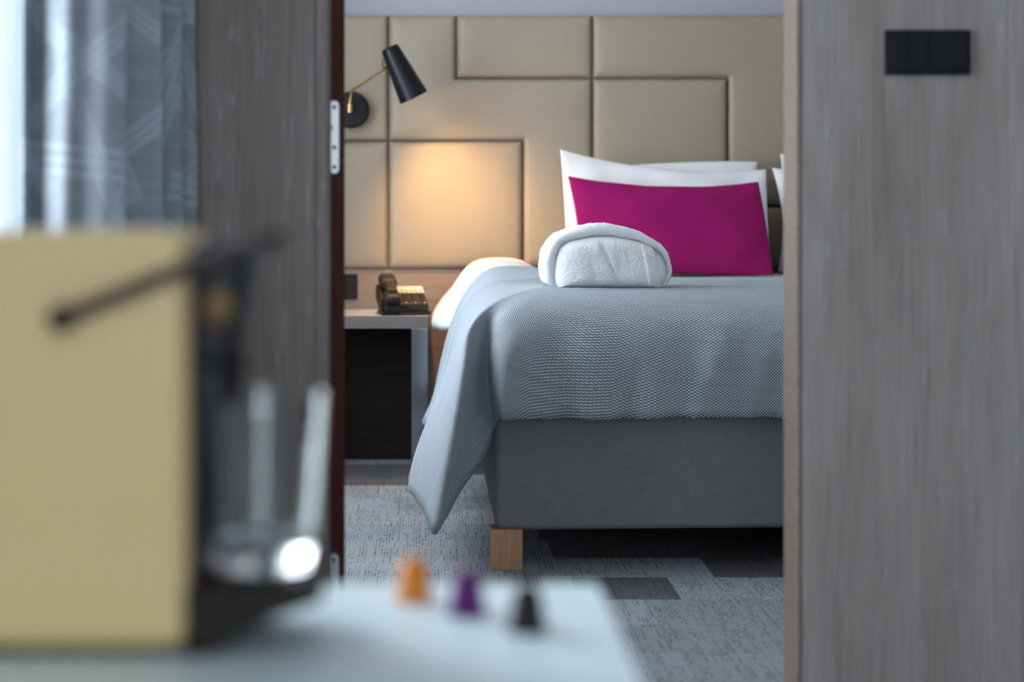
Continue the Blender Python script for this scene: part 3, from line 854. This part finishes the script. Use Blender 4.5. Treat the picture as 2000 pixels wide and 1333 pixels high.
def telephone():
    root = thing('telephone', (-.10, 5.98, NZ), 'black corded desk telephone with a pale speed-dial card on the nightstand', 'telephone')
    x0, x1 = -.182, -.020
    yf, yb = 5.878, 6.05
    zf, zb = NZ + .040, NZ + .098
    # wedge body
    pr = [(yf, NZ), (yf - .004, NZ + .020), (yf, zf), (yf + .004, zf + .003), (yb, zb), (yb + .012, zb - .008), (yb + .012, NZ)]
    n = len(pr)
    V = [Vector((x0, y, z)) for y, z in pr] + [Vector((x1, y, z)) for y, z in pr]
    Fc = [tuple(range(n)), tuple(reversed(range(n, 2 * n)))] + [(k, k + n, (k + 1) % n + n, (k + 1) % n) for k in range(n)]
    bm = bmesh.new(); vs = [bm.verts.new(v) for v in V]
    for f in Fc: bm.faces.new([vs[k] for k in f])
    bmesh.ops.recalc_face_normals(bm, faces=bm.faces[:])
    bmesh.ops.bevel(bm, geom=bm.edges[:], offset=.003, segments=2, profile=.5, affect='EDGES')
    obj('base', *from_bm(bm), 'phone_plastic', root, 35)
    sl = math.atan2(zb - zf, yb - yf)
    FR = Matrix.Translation((x0, yf + .004, zf + .003)) @ Matrix.Rotation(sl, 4, 'X')   # local: x across, y up the slope, z out
    cardM = obj('speed_dial_card', *box(.064, .162, .104, .172, .0003, .0022, .0005, 1, FR), 'paper', root)
    cardM['label'] = 'pale speed-dial card'
    for k in range(5):
        obj('icon', *box(.074 + k * .0175, .083 + k * .0175, .124, .136, .0022, .0028, 0, 1, FR), 'green_ink', cardM)
        obj('icon', *box(.075 + k * .0175, .086 + k * .0175, .107, .114, .0022, .0028, 0, 1, FR), 'grey_ink', cardM)
    for r in range(4):
        for c in range(3):
            obj('key', *box(.076 + c * .030, .096 + c * .030, .018 + r * .021, .031 + r * .021, 0, .005, .0015, 2, FR), 'black_plastic', root, 40)
    for c in range(3):
        obj('lamp_window', *box(.078 + c * .034, .085 + c * .034, .006, .012, 0, .0015, 0, 1, FR), 'paper', root)
    # cradle side rails and handset lying along the slope on the left
    obj('cradle', *join(box(-.012, .006, .01, .17, -.045, .012, .004, 2, FR), box(.006, .05, .05, .06, -.02, .012, .002, 2, FR)), 'phone_plastic', root, 40)
    hs = obj('handset', *join(box(-.004, .060, .100, .190, .010, .052, .017, 5, FR), box(-.004, .060, -.034, .040, .004, .040, .016, 5, FR),
                              box(.006, .050, .010, .13, .026, .050, .010, 4, FR)), 'phone_plastic', root, 50)
    # foot bar and coiled cord in front
    pts = []
    for k in range(150):
        t = k / 149; x = -.19 + .178 * t
        a_ = t * 2 * math.pi * 30
        pts.append(Vector((x, 5.866 + .004 * math.cos(a_) - .006 * math.sin(t * 3.1), NZ + .0078 + .004 * math.sin(a_) + .002 * math.sin(t * 9))))
    obj('cord', *tube(pts, .0026, 6), 'black_plastic', root, 60)
    obj('cord_lead', *tube(resample([FR @ Vector((.03, -.03, .012)), Vector((-.120, 5.866, NZ + .034)), Vector((-.07, 5.862, NZ + .022)), Vector((-.012, 5.866, NZ + .012))], 20), .0024, 6), 'black_plastic', root, 60)
    root.rotation_euler.z = math.radians(9)
    obj('foot', *box(-.196, -.150, 5.874, 6.00, NZ, NZ + .014, .005, 3), 'phone_plastic', root, 40)
telephone()

# ================================================================== LIGHT SWITCH
sw = thing('light_switch', (.924, YD0, 1.221), 'black double light switch plate on the grey wood wall', 'light switch')
YS = YD0
obj('frame', *box(.8445, 1.0035, YS - .009, YS, 1.1790, 1.2625, .002), 'switch_black', sw, 35)
obj('gap', *join(box(.8542, .9222, YS - .0094, YS - .008, 1.1875, 1.2545), box(.9272, .9952, YS - .0094, YS - .008, 1.1875, 1.2545)), 'switch_gap', sw)
for x0, x1 in ((.8552, .8877), (.8887, .9212), (.9282, .9942)):
    obj('rocker', *box(x0, x1, YS - .0135, YS - .009, 1.1890, 1.2535, .0015), 'switch_black', sw, 35)

# ================================================================== CURTAINS
def curtain(name, plan, z0, z1, mat, label, category, nu, wob=.006):
    P = resample([Vector((x, y, 0)) for x, y in plan], nu); L = [0]
    for a_, b_ in zip(P, P[1:]): L.append(L[-1] + (b_ - a_).length)
    nz = 40; V, UV = [], []
    for i, p in enumerate(P):
        for j in range(nz):
            z = z0 + (z1 - z0) * j / (nz - 1)
            d_ = wob * (noise.noise(Vector((L[i] * 2.3, z * 1.1, 4))) + .4 * noise.noise(Vector((L[i] * 7, z * 3, 9))))
            V.append(Vector((p.x + d_ * 1.3, p.y + d_, z))); UV.append((L[i], z))
    o = obj(name, V, gridfaces(nu, nz), mat, smooth=180, uv=UV, origin=(sum(p.x for p in P) / nu, sum(p.y for p in P) / nu, z0))
    md = o.modifiers.new('thickness', 'SOLIDIFY'); md.thickness = .0015
    return tag(o, label, category)
def pl(px, D): return ((px - VX) * D / F, D)
curtain('curtain', [pl(290, 2.955), pl(379, 2.935), pl(322, 2.89), pl(350, 2.845), pl(268, 2.79), pl(311, 2.735), pl(205, 2.66), pl(247, 2.575), pl(215, 2.53), pl(170, 2.515), pl(130, 2.49), pl(95, 2.51), pl(70, 2.535), pl(44, 2.48), pl(52, 2.56)],
        .012, 2.50, 'curtain', 'blue-grey curtain with a woven net of straight lines, gathered in folds', 'curtain', 200)
sp_ = []
for k in range(30):
    y = 2.62 + (2.93 - 2.62) * k / 29; sp_.append((-.725 + (.022 if k % 2 else -.022), y))
curtain('sheer_curtain', sp_, .012, 2.50, 'sheer', 'bright white sheer curtain in front of the living room window', 'sheer curtain', 180, .004)

# ================================================================== FOREGROUND TABLE
TZ = .59
tb = thing('table', (-.22, 1.1, 0), 'low white gloss table carrying the coffee machine', 'table')
obj('top', *box(-.60, .146, .72, 1.395, TZ - .035, TZ, .003), 'white_gloss', tb, 35)
for x, y in ((-.58, .74), (.096, .74), (-.58, 1.345), (.096, 1.345)):
    obj('leg', *box(x, x + .03, y, y + .03, 0, TZ - .035, .002), 'white_gloss', tb, 35)

def coffee_machine():
    Yn, Yf = 1.150, 1.285
    root = thing('coffee_machine', (-.30, (Yn + Yf) / 2, TZ), 'cream capsule coffee machine with a black lever and brew head', 'coffee machine')
    xr = -.173
    obj('body', *box(-.470, xr, Yn, Yf, TZ + .006, .897, .014, 4), 'cream_plastic', root, 40)
    obj('foot', *box(-.455, xr - .012, Yn + .012, Yf - .012, TZ, TZ + .008, .002), 'black_plastic', root)
    obj('front_column', *box(xr - .004, xr + .006, Yn + .012, Yf - .012, TZ + .02, .885, .003), 'black_plastic', root, 40)
    # brew head: tapers down to the spout
    def head():
        bm = bmesh.new(); bmesh.ops.create_cube(bm, size=1)
        for v in bm.verts:
            t = v.co.z + .5
            x1 = -.146 + .018 * t
            v.co = Vector((xr - .002 if v.co.x < 0 else x1, Yn + .018 if v.co.y < 0 else Yf - .018, .795 + .094 * t))
        bmesh.ops.bevel(bm, geom=bm.edges[:], offset=.010, segments=4, profile=.5, affect='EDGES')
        return from_bm(bm)
    obj('brew_head', *head(), 'black_plastic', root, 40)
    obj('spout', *lathe([(0, -.03), (.007, -.03), (.010, 0), (.012, .012), (0, .012)], 24, Matrix.Translation((-.150, 1.2175, .792))), 'black_plastic', root, 40)
    bd = obj('badge', *lathe([(0, .0025), (.010, .0025), (.0125, .001), (.0125, -.002), (0, -.002)], 32, Matrix.Translation((-.154, Yn + .018, .840)) @ Matrix.Rotation(math.pi / 2, 4, 'X')), 'dull_brass', root, 40)
    bd['label'] = 'round brass badge'
    # lever: a yoke of two arms pivoted on the flanks, joined by a flat grip in front
    p0 = at(120, 622, Yn - .008); p1 = at(372, 520, Yn - .008); p2 = at(525, 468, Yn - .008)
    dy = Yf - Yn + .016
    Q = resample([p0, p0.lerp(p1, .5), p1, p1.lerp(p2, .5), p2], 20)
    U = Q + [p2.lerp(p2 + Vector((0, dy, 0)), k / 9) for k in range(1, 9)] + [q + Vector((0, dy, 0)) for q in reversed(Q)]
    lv = obj('lever', *tube(U, .006, 12), 'lever_brown', root, 60)
    gd = (p2 - p1).normalized(); q0 = p1.lerp(p2, .42)
    Rg = Matrix.Translation(q0) @ Matrix.Rotation(-math.atan2(gd.z, gd.x), 4, 'Y')
    obj('grip', *box(0, (p2 - q0).length + .006, -.002, dy + .002, -.004, .006, .0035, 3, Rg), 'black_plastic', lv, 40)
    for off_, s_ in ((0, 1), (dy, -1)):
        pv = p0 + Vector((0, off_, 0))
        obj('pivot', *lathe([(0, .010), (.0075, .010), (.0095, .007), (.0095, -.010), (0, -.010)], 28, Matrix.Translation(pv) @ Matrix.Rotation(math.pi / 2 * s_, 4, 'X')), 'black_plastic', root, 40)
    # cup support: deep at the machine, raked underneath towards its tip
    yn, yf = Yn + .004, Yf - .004; zt = .640
    pr = [(xr - .003, TZ), (xr + .010, TZ), (xr + .055, TZ + .026), (-.078, zt - .010), (-.076, zt - .003), (-.080, zt), (xr - .003, zt)]
    n = len(pr)
    V = [Vector((x, yn, z)) for x, z in pr] + [Vector((x, yf, z)) for x, z in pr]
    Fc = [tuple(range(n)), tuple(reversed(range(n, 2 * n)))] + [(k, k + n, (k + 1) % n + n, (k + 1) % n) for k in range(n)]
    bm = bmesh.new(); vs = [bm.verts.new(v) for v in V]
    for f in Fc: bm.faces.new([vs[k] for k in f])
    bmesh.ops.recalc_face_normals(bm, faces=bm.faces[:])
    bmesh.ops.bevel(bm, geom=bm.edges[:], offset=.002, segments=2, profile=.5, affect='EDGES')
    dt = obj('drip_tray', *from_bm(bm), 'tray_brown', root, 35)
    for k in range(6):
        x = xr + .018 + k * .013
        obj('grate_bar', *box(x, x + .006, yn + .012, yf - .012, zt - .001, zt + .003, .001, 1), 'black_metal', dt)
coffee_machine()

GX, GY, GZ0 = (508 - VX) * 1.215 / F, 1.2175, .6432
gp = [(0, 0), (.036, 0), (.0395, .0015), (.041, .005), (.0423, .020), (.0500, .128), (.0496, .1292), (.0488, .1288), (.0482, .127), (.0400, .022), (.036, .017), (.02, .0145), (0, .014)]
tag(obj('drinking_glass', *lathe(gp, 64, None, (GX, GY, GZ0)), 'glass', smooth=40, origin=(GX, GY, GZ0)), 'clear thick-bottomed tumbler on the drip tray of the coffee machine', 'glass')

def capsule(px, py, mat, label):
    D = F * (CH - TZ) / (py - VY); x = (px - VX) * D / F
    root = thing('coffee_capsule', (x, D, TZ), label, 'coffee capsule', 'coffee capsules standing on the white table')
    L = Matrix.Translation((x, D, TZ))
    obj('body', *lathe([(0, .0010), (.0138, .0010), (.0142, .003), (.0116, .024), (.0104, .0286), (.0080, .0328), (.0042, .0345), (.0036, .0335), (0, .0335)], 36, L), mat, root, 50)
    obj('rim', *lathe([(0, 0), (.0162, 0), (.0166, .0006), (.0162, .0012), (.0138, .0014), (0, .0014)], 36, L), mat, root, 40)
capsule(808, 1172, 'amber_foil', 'amber orange coffee capsule on the white table')
capsule(912, 1200, 'purple_foil', 'deep purple coffee capsule on the white table')
capsule(1030, 1232, 'dark_foil', 'black coffee capsule on the white table')
